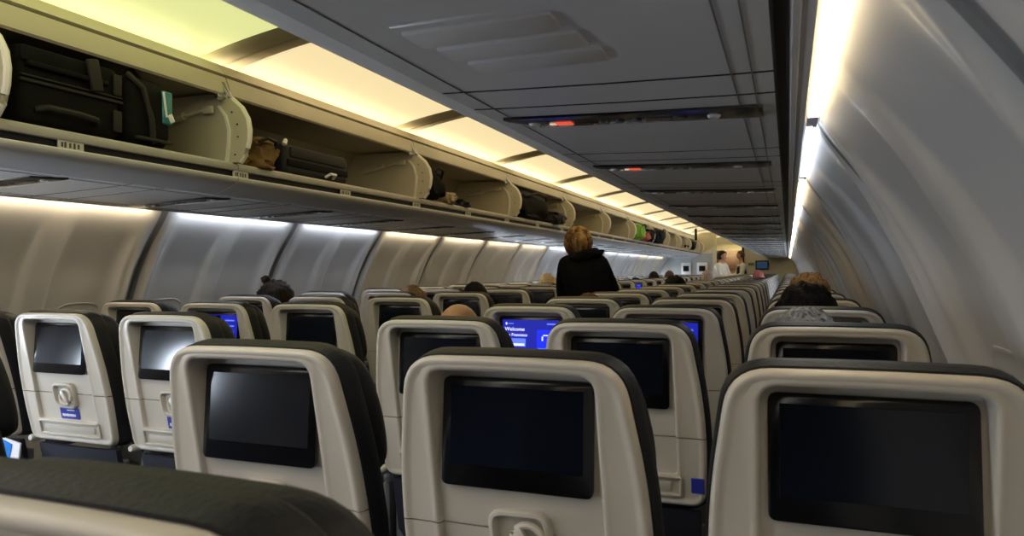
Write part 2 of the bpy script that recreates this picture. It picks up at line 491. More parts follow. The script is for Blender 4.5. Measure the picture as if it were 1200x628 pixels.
for (c, k) in plan:
    if first: s = proto; first = False
    else: s = copy_tree(proto)
    s.location = (COLX[c], row_y(c, k), 0)
    seats[(c, k)] = s
    s.rotation_euler = (random.uniform(-.004, .004) if k > 2 else 0, 0, 0)
    if k > 9: tag(s, seat_label(c, k), 'airplane seat', f'far rows of {COLN[c]} seats in the {"right" if c in "DEF" else "left"} block')
    else: tag(s, seat_label(c, k), 'airplane seat', grp['R' if c in 'DEF' else 'L'])
for (c, k), s in seats.items():      # the end seats get a second armrest
    if c in 'FC' and k <= 6: add_arm(s, .249 if c == 'C' else .205) if c == 'C' else None
seats[('D', 1)].rotation_euler[0] = .012
seats[('E', -1)].location = (-.425, .322, -.004)
def child(o, n):
    for c in o.children:
        if c.name.split('.')[0] == n: return c
def set_display(c, k, kind):
    scr = child(seats[(c, k)], 'screen'); old = child(scr, 'display'); bpy.data.objects.remove(old)
    display_parts(scr, kind)
set_display('D', 2, 'full'); set_display('E', 2, 'right_half'); set_display('B', 1, 'right_half'); set_display('C', 10, 'full')
bm = bmesh.new(); box(bm, (.188, sy(.77) - .001, .765), (.032, .003, .040), .001, 1, rot=Matrix.Rotation(.19, 3, 'X'))
o = fin('corner_tag', bm, M['placard'], seats[('E', 1)]); o['label'] = 'small blue tag at the lower corner'

# magazine in the far left seat pocket
root = empty('magazine', (-2.645, row_y('A', 0) + .012, .545), 'blue and white folded magazine sticking from a seat pocket, bottom left', 'magazine')
bm = bmesh.new(); box(bm, (0, 0, .08), (.12, .006, .16), .001, 1, rot=Matrix.Rotation(.16, 3, 'Y')); fin('cover', bm, M['ink'], root)
bm = bmesh.new(); box(bm, (-.015, -.005, .09), (.060, .002, .13), 0, rot=Matrix.Rotation(.30, 3, 'Y'))
M['magblue'] = mat('magazine_blue', (.02, .22, .75), .35, var=.4, vscale=25)
fin('cover_picture', bm, M['magblue'], root)

# ------------------------------------------------------------------ the cabin shell
YB, YL_END, YR_END = -2.35, 18.55, 21.9
PROF = [(1.61, 1.437), (1.56, 1.465), (1.526, 1.49), (1.45, 1.54), (1.32, 1.612), (1.20, 1.660), (1.10, 1.70), (.90, 1.755), (.60, 1.79), (.30, 1.77), (.0, 1.70)]
def wall_mesh(side, y0, y1, extra):
    # side +1 right, -1 left ; joints at 2.65 + k
    ys = []; y = y0
    locs = [0, .0205, .032, .04, .048, .055, .07, .08, .09, .10, .12, .16, .22, .30, .36, .40, .42, .43, .445, .46, .5, .54, .555, .57, .58, .60, .64, .70, .78, .84, .88, .90, .91, .92, .93, .945, .952, .96, .968, .9795]
    k0 = math.floor(y0 - .65)
    for k in range(int(k0), int(math.ceil(y1))):
        for l in locs:
            yy = k + .65 + l
            if y0 <= yy <= y1: ys.append(yy)
        for g in (-.012, -.008, .008, .012):
            yy = k + .65 + g
            if y0 <= yy <= y1: ys.append(yy)
    ys = sorted(set(round(v, 4) for v in ys + [y0, y1]))
    zs = []
    for (a, u), (b, v) in zip(PROF, PROF[1:]):
        n = max(2, int(abs(a - b) / .035))
        for i in range(n): zs.append(lerp(a, b, i / n))
    zs.append(0.0)
    P2 = sorted(PROF)
    V = []; F = []; MI = []
    def sm(a, b, x):
        t = max(0, min(1, (x - a) / (b - a))); return t * t * (3 - 2 * t)
    def prof(z):
        # catmull-ish smoothing of the profile
        return (interp(z - .03, P2) + interp(z, P2) * 2 + interp(z + .03, P2)) / 4 if .05 < z < 1.58 else interp(z, P2)
    for yy in ys:
        l = (yy - .65) % 1.0
        dj = min(l, 1 - l); dm = abs(l - .5)
        for z in zs:
            hw = prof(z) + extra
            fade = sm(0, .30, 1.61 - z)
            # window scoops between pillars at joint and mid panel
            sc = .034 * sm(.085, .13, dj) * sm(.035, .085, dm) * fade
            d = sc - .012 * sm(.06, .02, dj) * fade if False else sc
            ridge = .014 * math.exp(-((dj - .055) / .012) ** 2) + .006 * math.exp(-((dm - .055) / .010) ** 2)
            if dj < .04: d += .014 * sm(.04, .025, dj) * fade
            d -= ridge * fade
            if dj < .0095: d += .012 * fade
            V.append((CX + side * (hw + d), yy, z))
    n = len(zs)
    for i in range(len(ys) - 1):
        mid = ((ys[i] + ys[i + 1]) / 2 - .65) % 1.0; dj = min(mid, 1 - mid)
        for j in range(n - 1):
            F.append((i * n + j, (i + 1) * n + j, (i + 1) * n + j + 1, i * n + j + 1)); MI.append(1 if dj < .021 else 0)
    return V, F, MI
for side, nm, y1, ex in ((1, 'wall_right', YR_END, .004), (-1, 'wall_left', YR_END, .03)):
    V, F, MI = wall_mesh(side, YB, y1, ex)
    o = mk(nm, V, F, [M['wall'], M['joint']], midx=MI); tag(o, kind='structure')
# windows
wn = 0
def window(side, yc, ex, openshade):
    global wn
    wn += 1
    zc, hw, hh = .985, .115, .165
    R = round_poly([(hw, -hh, .08), (hw, hh, .08), (-hw, hh, .08), (-hw, -hh, .08)], 7)
    P2 = sorted(PROF)
    def pt(y, z, d):
        w = interp(zc + z, P2) + ex + .034
        return (CX + side * (w + d), yc + y, zc + z)
    rings = [[pt(y, z, .004) for y, z in offset_ring(R, .020)], [pt(y, z, -.002) for y, z in offset_ring(R, .014)],
             [pt(y, z, -.002) for y, z in offset_ring(R, .008)], [pt(y, z, .004) for y, z in R]]
    V, F = loft(rings)
    o = mk(f'window_{wn}', V, F, M['wall']); tag(o, kind='structure')
    V, F = loft([[pt(y, z, .001) for y, z in offset_ring(R, .004)], [pt(y, z, .002) for y, z in offset_ring(R, -.03)]], cap1=True)
    mk('window_shade' if not openshade else 'window_pane', V, F, M['daylight'] if openshade else M['rim'], o)
for k in range(-2, 18):
    for dy in (.25, .75):
        yc = k + .65 + dy
        window(1, yc, .004, yc > 8.6)
        window(-1, yc, .03, -1.7 < yc < 1.6 or yc > 7.8)
# floor, ceiling
def slab(name, x0, x1, y0, y1, z0, z1, m):
    bm = bmesh.new(); box(bm, ((x0 + x1) / 2, (y0 + y1) / 2, (z0 + z1) / 2), (x1 - x0, y1 - y0, z1 - z0)); o = fin(name, bm, m, smooth=False); tag(o, kind='structure'); return o
slab('floor', CX - 1.80, CX + 1.80, YB, YR_END + 3, -.05, 0, M['carpet'])
def extr(prof, y0, y1, closed=False, ny=1):
    """profile of (X,Z) points swept along the cabin"""
    rings = [[(x, lerp(y0, y1, i / ny), z) for x, z in prof] for i in range(ny + 1)]
    return loft(rings, closed=closed, cap0=closed, cap1=closed)
def dU(d, u, side): return (CX + side * d, CZ + u)
# ceiling
pr = []
for i in range(25):
    t = -1 + 2 * i / 24
    pr.append((CX + .925 * t, CZ + .872 + .115 * (1 - t * t)))
pr2 = [(x, z + .02) for x, z in reversed(pr)]
V, F = extr(pr + pr2, YB, YR_END + 3, True)
o = mk('ceiling', V, F, M['ceil']); tag(o, kind='structure')
for k in range(-2, 15):
    y = 2.36 + BAY * k
    if y < YB or y > YR_END: continue
    P = []
    for off in (0, .030):
        for i in range(25):
            t = -1 + 2 * i / 24
            P.append((CX + .87 * t, CZ + .901 - (off * .6 if off else 0) + .105 * (1 - t * t)))
    rings = []
    for yy, dz in ((y - .10, .004), (y - .075, -.012), (y - .01, -.014), (y, -.004), (y + .01, -.014), (y + .075, -.012), (y + .10, .004)):
        rings.append([(CX + .90 * (-1 + 2 * i / 24), yy, CZ + .870 + dz + .115 * (1 - (-1 + 2 * i / 24) ** 2)) for i in range(25)])
    V, F = loft(rings, closed=False)
    o = mk(f'trim_{k+3}', V, F, M['rib']); tag(o, kind='structure')

# cove lamps, and glowing panels added between the ribs as fill light
def prism(name, prof, y0, y1, m, parent=None, ny=1, smooth=True):
    V, F = extr(prof, y0, y1, True, ny); return mk(name, V, F, m, parent, smooth)
bayY = [-2.34, -.205, 1.33] + [2.27 + BAY * k for k in range(0, 11)]
bayY.append(YL_END)
for side in (-1, 1):
    for i in range(len(bayY) - 1):
        y0, y1 = bayY[i] + .03, bayY[i + 1] - .03
        pf = [dU(.830, .814, side), dU(.830, .822, side), dU(.870, .822, side), dU(.870, .814, side)]
        col = 'lamp_cove_rear' if y1 < 0 else 'lamp_cove_green' if y1 < 2.4 else 'lamp_cove_warm'
        root = empty('cove_lamp', (CX + side * .82, (y0 + y1) / 2, CZ + .86), None, 'lamp')
        o = prism('tube', [(x - root.location.x, z - root.location.z) for x, z in pf], y0 - root.location.y, y1 - root.location.y, M[col], root, smooth=False)
        pf = [dU(.828, .807, side), dU(.828, .814, side), dU(.872, .814, side), dU(.872, .807, side)]
        prism('lamp_base', [(x - root.location.x, z - root.location.z) for x, z in pf], y0 - root.location.y, y1 - root.location.y, M['metal'], root, smooth=False)
        tag(root, ('greenish yellow' if col.endswith('green') else 'white' if col.endswith('rear') else 'warm') + ' ceiling cove lamp above the ' + ('open left bins' if side < 0 else 'right bins'), 'lamp', 'cove lamps above the ' + ('left' if side < 0 else 'right') + ' bins')

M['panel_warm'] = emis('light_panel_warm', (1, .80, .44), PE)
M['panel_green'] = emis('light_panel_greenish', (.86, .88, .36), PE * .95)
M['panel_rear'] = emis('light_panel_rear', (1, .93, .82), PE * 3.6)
for k in range(-4, 13):  # ceiling surfaces made to glow themselves, standing in for indirect cove light
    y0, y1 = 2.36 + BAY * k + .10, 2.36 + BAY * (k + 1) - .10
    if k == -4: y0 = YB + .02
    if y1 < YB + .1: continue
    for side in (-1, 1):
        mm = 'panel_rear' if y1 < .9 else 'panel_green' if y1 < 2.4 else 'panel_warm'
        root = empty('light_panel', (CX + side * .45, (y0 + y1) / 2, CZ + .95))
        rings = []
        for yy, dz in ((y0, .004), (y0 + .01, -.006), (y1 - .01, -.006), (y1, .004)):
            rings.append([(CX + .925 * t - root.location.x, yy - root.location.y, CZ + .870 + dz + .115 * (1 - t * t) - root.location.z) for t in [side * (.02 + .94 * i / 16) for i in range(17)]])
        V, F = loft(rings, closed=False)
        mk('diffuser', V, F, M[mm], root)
        bm = bmesh.new()
        for t in (.02, .96):
            tt = side * t
            box(bm, (CX + .925 * tt - root.location.x, 0, CZ + .868 + .115 * (1 - tt * tt) - root.location.z), (.014, y1 - y0, .012), .002, 1)
        fin('frame', bm, M['rib'], root)
        if side < 0 and 1 <= k + 1 <= 3: lb = ['greenish yellow ceiling light panel above the black suitcase', 'first orange tinted ceiling light panel, next to the greenish one', 'second orange tinted ceiling light panel from the greenish one'][k]
        elif mm == 'panel_green': lb = 'greenish yellow ceiling light panel on the far side of the aisle ceiling'
        else: lb = ('warm' if mm == 'panel_warm' else 'pale') + ' ceiling light panel in the row over the ' + ('left side' if side < 0 else 'right side') + ' of the aisle'
        tag(root, lb, 'light panel', 'ceiling light panels')
# ------------------------------------------------------------------ overhead bins
BIN_LABEL = ['open overhead bin out of the picture, two before the black suitcase', 'open overhead bin cut by the left picture edge, white rim visible', 'open overhead bin holding the black suitcase and teal tagged backpack',
  'open overhead bin holding brown bag and flat charcoal suitcase', 'open overhead bin holding dark backpack and beige bundle', 'open overhead bin filled by a long black duffel',
  'empty open bin above the standing woman', 'empty open bin next before the lime green bag', 'open bin holding lime green and red bags', 'open bin with a tall black bag',
  'small open bin beyond the tall black bag, cream end panel', 'far open bin with a small dark bag', 'last open bin before the front wall', 'short open bin against the front wall']
def divider(parent, y, side=-1):
    D = [(.648, .440), (.622, .47), (.606, .52), (.602, .565), (.611, .61), (.639, .655), (.688, .695), (.768, .720), (1.13, .728), (1.20, .63), (1.26, .51), (1.29, .440)]
    P = [dU(d, u, side) for d, u in D]
    V, F = extr(P, y - .012, y + .012, True)
    p = mk('end_panel', V, F, M['bin'], parent)
    # raised outer rim along the curved edge
    bm = bmesh.new(); R = [(x, y, z) for x, z in P[:8]]
    pts = []
    for a, b in zip(R, R[1:]):
        for t in (0, .5): pts.append(tuple(lerp(a[i], b[i], t) for i in range(3)))
    pts.append(R[-1])
    tube_bm(bm, pts, .011, 8)
    fin('rim', bm, M['rim'], p)
    # stiffening strip with screws
    S = [(d + .024, u + .01) for d, u in [(.675, .430), (.665, .50), (.662, .56), (.680, .62), (.715, .66), (.725, .66), (.690, .615), (.674, .56), (.677, .50), (.687, .430)]]
    V, F = extr([dU(d, u, side) for d, u in S], y - .020, y - .012, True); mk('stiffener', V, F, M['rim'], p)
    bm = bmesh.new()
    for d, u in ((.664, .47), (.649, .54), (.652, .59), (.679, .64)):
        x, z = dU(d, u, side); tube_bm(bm, [(x, y - .016, z), (x, y - .011, z)], .0035, 8)
    fin('screw', bm, M['darkink'], p)
    return p
def strut(parent, y, side=-1):
    bm = bmesh.new(); a = dU(1.06, .615, side); b = dU(.785, .660, side)
    tube_bm(bm, [(a[0], y, a[1]), (lerp(a[0], b[0], .55), y, lerp(a[1], b[1], .55))], .016, 8)
    tube_bm(bm, [(lerp(a[0], b[0], .5), y, lerp(a[1], b[1], .5)), (b[0], y, b[1])], .008, 8)
    box(bm, (b[0], y, b[1] - .005), (.055, .014, .032), .005, 2)
    o = fin('gas_strut', bm, M['bin'], parent)
    bm = bmesh.new(); c = dU(.735, .722, side)
    box(bm, (c[0], y, c[1]), (.025, .04, .07), .006, 2, rot=Matrix.Rotation(side * .6, 3, 'Y'))
    box(bm, (c[0] - side * .025, y + .02, c[1] + .01), (.014, .02, .08), .004, 2, rot=Matrix.Rotation(side * .6, 3, 'Y'))
    fin('hinge', bm, M['metal'], parent)
LIPX = [(.600, .429), (.592, .424), (.590, .410), (.594, .400), (.612, .398), (.612, .370), (.596, .368), (.592, .362), (.600, .350), (.625, .337), (.68, .326), (.75, .320)]
for side in (-1, 1):
    for i in range(len(bayY) - 1):
        y0, y1 = bayY[i], bayY[i + 1]
        if side < 0:
            root = empty('overhead_bin', (CX - .95, (y0 + y1) / 2, CZ + .42), BIN_LABEL[i], 'overhead bin', 'open left overhead bins')
        else:
            root = empty('overhead_bin', (CX + .95, (y0 + y1) / 2, CZ + .42), 'closed right bin, only its grey bottom edge visible', 'overhead bin', 'closed right overhead bins')
        rt = Vector(root.location)
        def off(ob):
            ob.data.transform(Matrix.Translation(-rt)) if ob.parent is root else None
            return ob
        parts = []
        g = .002
        # floor tray with white front edge
        P = [dU(d, u, side) for d, u in [(.690, .4086), (.677, .410), (.672, .418), (.673, .433), (.681, .440), (.695, .439), (.705, .434), (1.29, .434), (1.29, .4086)]]
        parts.append(prism('shelf', P, y0 + g, y1 - g, M['lip'], root))
        P = [dU(d, u, side) for d, u in [(.690, .410), (.710, .410), (.710, .378), (.690, .378)]]
        parts.append(prism('handle_recess', P, y0 + g, y1 - g, M['lipdark'], root))
        P = [dU(d, u, side) for d, u in [(.710, .3815), (.677, .3815), (.672, .378), (.673, .371), (.684, .361), (.705, .350), (.75, .334), (.800, .3205), (.812, .330), (.76, .348), (.72, .365), (.710, .372)]]
        parts.append(prism('lower_fascia', P, y0 + g, y1 - g, M['under'], root))
        c0 = dU(.6745, .3805, side)
        bm = bmesh.new(); tube_bm(bm, [(c0[0], y0 + g, c0[1]), (c0[0], y1 - g, c0[1])], .0035, 8); fin('edge_bead', bm, M['rim'], root)  # added pale bead draws the bright highlight along the lower edge
        # back and top of the bin
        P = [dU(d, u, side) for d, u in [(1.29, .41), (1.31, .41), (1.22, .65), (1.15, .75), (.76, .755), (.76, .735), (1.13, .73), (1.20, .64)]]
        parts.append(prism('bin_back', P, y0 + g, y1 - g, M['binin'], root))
        if side < 0:
            P = [dU(d, u, side) for d, u in [(.722, .710), (.714, .717), (.716, .740), (.734, .789), (.744, .789), (.744, .727), (.734, .713)]]
            parts.append(prism('open_door', P, y0 + .004, y1 - .004, M['bin'], root))
            d = divider(root, y1 - .014); parts.append(d)
            if y1 < 14: strut(root, y1 - .045)
        else:
            P = [dU(d, u, side) for d, u in [(.672, .443), (.640, .48), (.620, .55), (.630, .64), (.67, .72), (.734, .789), (.744, .789), (.69, .70), (.65, .63), (.640, .55), (.655, .48), (.684, .443)]]
            parts.append(prism('door', P, y0 + .004, y1 - .004, M['bin'], root))
        # valance above
        P = [dU(d, u, side) for d, u in [(.742, .797), (.735, .802), (.768, .838), (.775, .850), (.783, .852), (.790, .835), (.795, .806), (.925, .806), (.93, .87), (.96, .87), (.96, .792), (.76, .792)]]
        v = prism('valance', P, y0 + g, y1 - g, M['bin'], root)
        for c in list(root.children_recursive):
            c.data.transform(Matrix.Translation(-rt))
# bin lip hinges on the valance line
# underside with service panels : one long structure per side
for side, nm in ((-1, 'ceiling_panel_left'), (1, 'ceiling_panel_right')):
    pass
USE = [(.802, .3195), (.90, .315), (1.10, .307), (1.30, .301), (1.362, .300)]
def under(side):
    ys = [YB]; k = -6
    seams = []
    while True:
        a = 1.15 + PITCH * k
        if a > YR_END: break
        seams += [a, a + .14]; k += 1
    yy = YB
    E = []
    ends = YL_END if side < 0 else YR_END
    for s in seams:
        if YB < s - .004 and s + .004 < ends: E += [(s - .005, 0), (s - .003, 1), (s + .003, 1), (s + .005, 0)]
    ring = []; rows = [(YB, 0)] + E + [(ends, 0)]
    rings = []
    for y, g in rows:
        rings.append([(*[dU(d, u + (.006 if g else 0), side)[0]], y, dU(d, u + (.006 if g else 0), side)[1]) for d, u in USE])
    V, F = loft(rings, closed=False)
    n = len(USE); MI = []
    for i in range(len(rows) - 1):
        for _ in range(n - 1): MI.append(1 if rows[i][1] or rows[i + 1][1] else 0)
    nmm = 'trim_31' if side < 0 else 'trim_32'
    o = mk(nmm, V, F, [M['under'], M['groove']], midx=MI); tag(o, kind='structure')
    for q, dd in enumerate((.845, 1.300, 1.330)):
        P = [dU(dd, interp(dd, USE) - .0012, side), dU(dd, interp(dd, USE) + .002, side), dU(dd + .0022, interp(dd, USE) + .002, side), dU(dd + .0022, interp(dd, USE) - .0014, side)]
        o = prism(f'trim_{50 + q + (5 if side < 0 else 0)}', P, YB, ends, M['seamgrey'], smooth=False); tag(o, kind='structure')
    # black groove and outer trims
    P = [dU(d, u, side) for d, u in [(1.362, .300), (1.362, .325), (1.384, .325), (1.384, .300), (1.380, .300), (1.380, .318), (1.366, .318), (1.366, .300)]]
    o = prism('trim_33' if side < 0 else 'trim_34', P, YB, ends, M['groove'], smooth=False); tag(o, kind='structure')
    P = [dU(d, u, side) for d, u in [(1.384, .302), (1.388, .298), (1.396, .298), (1.398, .303), (1.404, .300), (1.414, .299), (1.419, .303), (1.419, .335), (1.384, .335)]]
    o = prism('trim_35' if side < 0 else 'trim_36', P, YB, ends, M['under'], smooth=False); tag(o, kind='structure')
for s in (-1, 1): under(s)
# side wall wash lamps (one for each wall panel)
random.seed(5)
warmL = {-3: 1, -2: 1, -1: 1, 0: 1, 1: 1, 2: 0, 3: 0, 4: 1, 5: 1, 6: 1, 7: 1, 8: 0, 9: 1, 10: 0, 11: 0, 12: 0, 13: 0, 14: 1, 15: 0, 16: 1, 17: 0}
warmR = {-3: 1, -2: 1, -1: 1, 0: 1, 1: 0, 2: 1, 3: 0, 4: 1, 5: 0, 6: 1, 7: 0}
for side in (-1, 1):
    for k in range(-3, 21):
        y0, y1 = k + .65 + .085, k + 1.65 - .085
        if y0 < YB or y1 > (YL_END if side < 0 else YR_END): continue
        w = warmL.get(k, k % 2) if side < 0 else warmR.get(k, (k * 7) % 3 != 0)
        root = empty('wall_lamp', (CX + side * 1.424, (y0 + y1) / 2, CZ + .31))
        pf = [dU(1.421, .306, side), dU(1.421, .316, side), dU(1.4402 if side > 0 else 1.45, .316, side), dU(1.4402 if side > 0 else 1.45, .306, side)]
        pf = [(x - root.location.x, z - root.location.z) for x, z in pf]
        prism('tube', pf, -(y1 - y0) / 2, (y1 - y0) / 2, M[('lamp_warm' if w else 'lamp_cool') + ('_r' if side > 0 else '')], root, smooth=False)
        bm = bmesh.new(); box(bm, (0, 0, .011), (.022, y1 - y0 + .02, .008), .001, 1); fin('lamp_base', bm, M['metal'], root)
        tag(root, ('warm' if w else 'cool white') + ' wash lamp along the top of the ' + ('left' if side < 0 else 'right') + ' wall', 'lamp', ('warm' if w else 'cool') + ' wall lamps on the ' + ('left' if side < 0 else 'right'))

# passenger service units
def make_psu():
    root = empty('passenger_service_unit', (0, 0, 0))
    # local x from 0 (aisle end) to .59 ; z down
    bm = bmesh.new()
    R = [(0.0, -.045), (.03, -.050), (.50, -.050), (.51, -.042), (.51, .042), (.50, .050), (.05, .050)]
    def rg(s, z): return [(.26 + (x - .26) * (1 - s * .12), y * (1 - s), z - .0108 * (x) * 0) for x, y in R]
    V, F = loft([rg(0, .004), rg(.02, -.003), rg(.25, -.005)], cap0=True, cap1=True)
    mk('panel', V, F, M['psu'], root)
    for x in (.055, .42):
        bm = bmesh.new(); tube_bm(bm, [(x, 0, -.004), (x, 0, -.010)], [.014, .010], 14); fin('reading_light', bm, M['lens'], root)
    bm = bmesh.new(); box(bm, (.120, .0, -.0065), (.034, .026, .003), .001, 1)
    s = fin('seat_belt_sign', bm, M['red'], root); s['label'] = 'small lit red sign'
    bm = bmesh.new(); box(bm, (.095, .002, -.0065), (.014, .010, .003), .001, 1); fin('no_smoking_sign', bm, M['whiteglow'], root)
    bm = bmesh.new()
    for x in (.20, .235, .27, .36): tube_bm(bm, [(x, .008, -.004), (x, .008, -.008)], .009, 10)
    box(bm, (.315, .0, -.006), (.05, .012, .003), .001, 1)
    fin('call_button', bm, M['armrest'], root)
    return root
psu = make_psu(); used = False
def psu_slope(d): return interp(d, USE)
for side in (-1, 1):
    y0 = 1.42 if side > 0 else 1.62
    for k in range(-3, 24):
        if side > 0 and k == -1: continue
        y = y0 + PITCH * k
        if y > (YL_END if side < 0 else YR_END) - .3: continue
        o = copy_tree(psu); used = True
        if side > 0: o.location = (CX + .830, y, CZ + .3155); o.rotation_euler = (0, .035, 0)
        else: o.location = (CX - .830, y, CZ + .3155); o.rotation_euler = (0, .035, PI)
        if side < 0 or k > 1:
            for n_ in ('seat_belt_sign', 'no_smoking_sign'):
                c_ = [c for c in o.children if c.name.split('.')[0] == n_][0]
                c_.material_slots[0].link = 'OBJECT'; c_.material_slots[0].material = M['armrest']; c_.pop('label', None) if 'label' in c_ else None
        if side > 0 and 0 <= k <= 3: lb = ['widest black service strip with lit red sign, top of picture', 'second black service strip with small red sign, beyond the widest one', 'third thinner black service strip on the right ceiling', 'fourth thin black service strip on the right ceiling'][k]
        elif side < 0 and 1 <= k <= 3: lb = f'{["dark slanted service strip above the first lit left wall panel", "dark slanted service strip above the second left wall panel", "dark slanted service strip above the third left wall panel"][k-1]}'
        else: lb = f'black service strip among the far ones under the {"left" if side < 0 else "right"} bins'
        tag(o, lb, 'service unit', f'service strips under the {"left" if side < 0 else "right"} bins')
for c in list(psu.children): bpy.data.objects.remove(c)
bpy.data.objects.remove(psu)
# air vent grille above the nearest seats
root = empty('air_vent', (-.36, .93, CZ + .3135), 'slatted grille panel in the grey ceiling, top of picture', 'vent')
bm = bmesh.new()
for j in range(3): box(bm, (.012 * j, -.10 + .075 * j, -.008), (.20, .060, .008), .003, 2)
fin('slat', bm, M['under'], root)
bm = bmesh.new(); box(bm, (.01, -.025, -.003), (.24, .24, .006), .002, 1); fin('frame', bm, M['under'], root)

# row placards on the lip of the left bins
pp = None
for k in range(-1, 20):
    y = 1.56 + PITCH * k
    if pp is None:
        o = pp = empty('row_placard', (0, 0, 0))
        bm = bmesh.new(); box(bm, (0, 0, 0), (.006, .085, .032), .001, 1); fin('plate', bm, M['lip'], o)
        bm = bmesh.new()
        for j, yy in enumerate((-.030, -.020, -.004, .010, .024)): box(bm, (.0035, yy, .002), (.0012, .006, .014 + .003 * (j % 2)), 0)
        fin('print', bm, M['darkink'], o, smooth=False)
    else: o = copy_tree(pp)
    o.location = (CX - .682, y, CZ + .394)
    tag(o, ['small white row placard on the bin lip under the black suitcase', 'small white row placard on the bin lip under the cream end panel', 'small white row placard on the bin lip under the charcoal suitcase'][k] if 0 <= k <= 2 else 'tiny white row placard on the left bin lip', 'placard', 'row placards on the left bin lip')

# ------------------------------------------------------------------ front of the cabin
o = slab('wall_front', CX + .18, CX + 1.66, YR_END, YR_END + .06, 0, CZ + .95, M['bulk'])
slab('trim_40', CX - 1.0, CX + .18, YR_END, YR_END + .06, CZ + .74, CZ + .98, M['jamb'])
slab('trim_41', CX + .13, CX + .19, YR_END - .05, YR_END + .08, 0, CZ + .74, M['black'])
slab('wall_front_left', CX - 1.70, CX - .36, YL_END, YL_END + .06, 0, CZ + .40, M['bulkgrey'])
slab('wall_front_top', CX - 1.70, CX - .36, YL_END, YL_END + .06, CZ + .40, CZ + .93, M['jamb'])
slab('trim_42', CX - .38, CX - .30, YL_END - .03, YL_END + .12, 0, CZ + .96, M['jamb'])
slab('wall_galley', CX - 1.7, CX + 1.7, YR_END + 2.6, YR_END + 2.65, 0, CZ + .98, M['jamb'])
slab('wall_back', CX - 1.80, CX + 1.80, YB - .05, YB, 0, CZ + 1.1, M['carpet'])
root = empty('galley_lamp', (CX - .25, YR_END + 1.3, CZ + .90), 'warm light over the front galley, seen above the attendants', 'lamp')
bm = bmesh.new(); box(bm, (0, 0, 0), (.7, 1.4, .03), .005, 1); fin('diffuser', bm, M['galleyglow'], root)
bm = bmesh.new(); box(bm, (0, 0, .025), (.8, 1.5, .03), .005, 1); fin('frame', bm, M['metal'], root)
root = empty('galley_cart', (CX - .35, YR_END + 2.2, 0), 'dark brown galley unit behind the two attendants', 'galley unit')
M['galley'] = mat('galley_brown', (.10, .055, .035), .5, var=.3, vscale=10)
bm = bmesh.new(); box(bm, (0, 0, .95), (.9, .5, 1.9), .02); fin('body', bm, M['galley'], root)
for dz in (.4, .95, 1.5):
    bm = bmesh.new(); box(bm, (0, -.26, dz), (.8, .02, .45), .01); fin('door', bm, M['galley'], root)
root = empty('wall_monitor', (-.70, YR_END - .03, CZ + .11), 'dark wall monitor on the cream front bulkhead', 'monitor')
bm = bmesh.new(); box(bm, (0, 0, 0), (.36, .04, .26), .01); fin('housing', bm, M['black'], root)
bm = bmesh.new(); box(bm, (0, -.022, 0), (.30, .005, .20), .002, 1)
M['monblue'] = emis('dim_blue_monitor', (.02, .06, .12), .12); fin('display', bm, M['monblue'], root)
root = empty('exit_placard', (-1.0, YR_END - .01, CZ + .14), 'small green placard on the front bulkhead', 'sign')
M['signgreen'] = mat('green_sign', (.12, .16, .05), .5, var=.2)
bm = bmesh.new(); box(bm, (0, 0, 0), (.16, .012, .08), .003, 1); fin('plate', bm, M['signgreen'], root)
for (x, z, w, lb) in ((-2.42, .02, .24, 'left one of two small grey wall panels on the left bulkhead'), (-2.02, .02, .26, 'right one of two small grey wall panels on the left bulkhead')):
    root = empty('wall_panel', (x, YL_END - .02, CZ + z), lb, 'panel')
    bm = bmesh.new(); box(bm, (0, 0, 0), (w, .03, .30), .006); fin('frame', bm, M['whitecap'], root)
    bm = bmesh.new(); box(bm, (0, -.016, 0), (w * .6, .01, .14), .003); fin('inset', bm, M['black'], root)
root = empty('ceiling_post_sign', (CX - .40, 15.2, CZ + .70), 'dark narrow sign hanging near the far ceiling lights', 'sign')
bm = bmesh.new(); box(bm, (0, 0, 0.02), (.05, .05, .24), .006); fin('plate', bm, M['black'], root)
bm = bmesh.new(); tube_bm(bm, [(0, 0, .13), (0, 0, .27)], .01, 8); fin('bracket', bm, M['metal'], root)

# ------------------------------------------------------------------ luggage
SH = CZ + .436
def thing(name, loc, label, cat, group=None, rotz=0): return empty(name, loc, label, cat, group, rotz)
t = thing('suitcase', (-2.30, 1.585, SH), 'black soft suitcase lying in the first open bin, top left corner', 'suitcase')
bm = bmesh.new(); box(bm, (0, 0, .128), (.44, .345, .24), .03, 4); fin('body', bm, M['suit'], t)
bm = bmesh.new(); box(bm, (.222, 0, .135), (.014, .345, .010), .003); box(bm, (.222, 0, .150), (.010, .34, .006), .002); fin('zip', bm, M['strap'], t)
bm = bmesh.new(); box(bm, (.226, -.02, .185), (.022, .27, .018), .006, 3); box(bm, (.222, -.02, .215), (.008, .30, .045), .004); fin('front_pocket', bm, M['suit'], t)
bm = bmesh.new(); tube_bm(bm, [(.220, -.12, .055), (.245, -.10, .062), (.250, 0, .060), (.245, .06, .055), (.220, .08, .048)], .010, 8); fin('handle', bm, M['strap'], t)
bm = bmesh.new(); box(bm, (.236, .06, .20), (.014, .040, .10), .004, rot=Matrix.Rotation(.2, 3, 'X')); fin('luggage_tag', bm, M['strap'], t)
for zz in (.07, .19):
    bm = bmesh.new(); box(bm, (.226, .15, zz), (.010, .030, .07), .003); fin('corner_patch', bm, M['strap'], t)
t = thing('backpack', (-2.27, 1.875, SH), 'black backpack with a teal and silver tag beside the black suitcase', 'backpack')
bm = bmesh.new(); box(bm, (0, 0, .125), (.40, .20, .25), .06, 5); fin('body', bm, M['suit'], t)
bm = bmesh.new(); box(bm, (.196, .06, .155), (.02, .045, .12), .008, 3); g = fin('tag', bm, M['teal'], t); g['label'] = 'glossy teal tag'
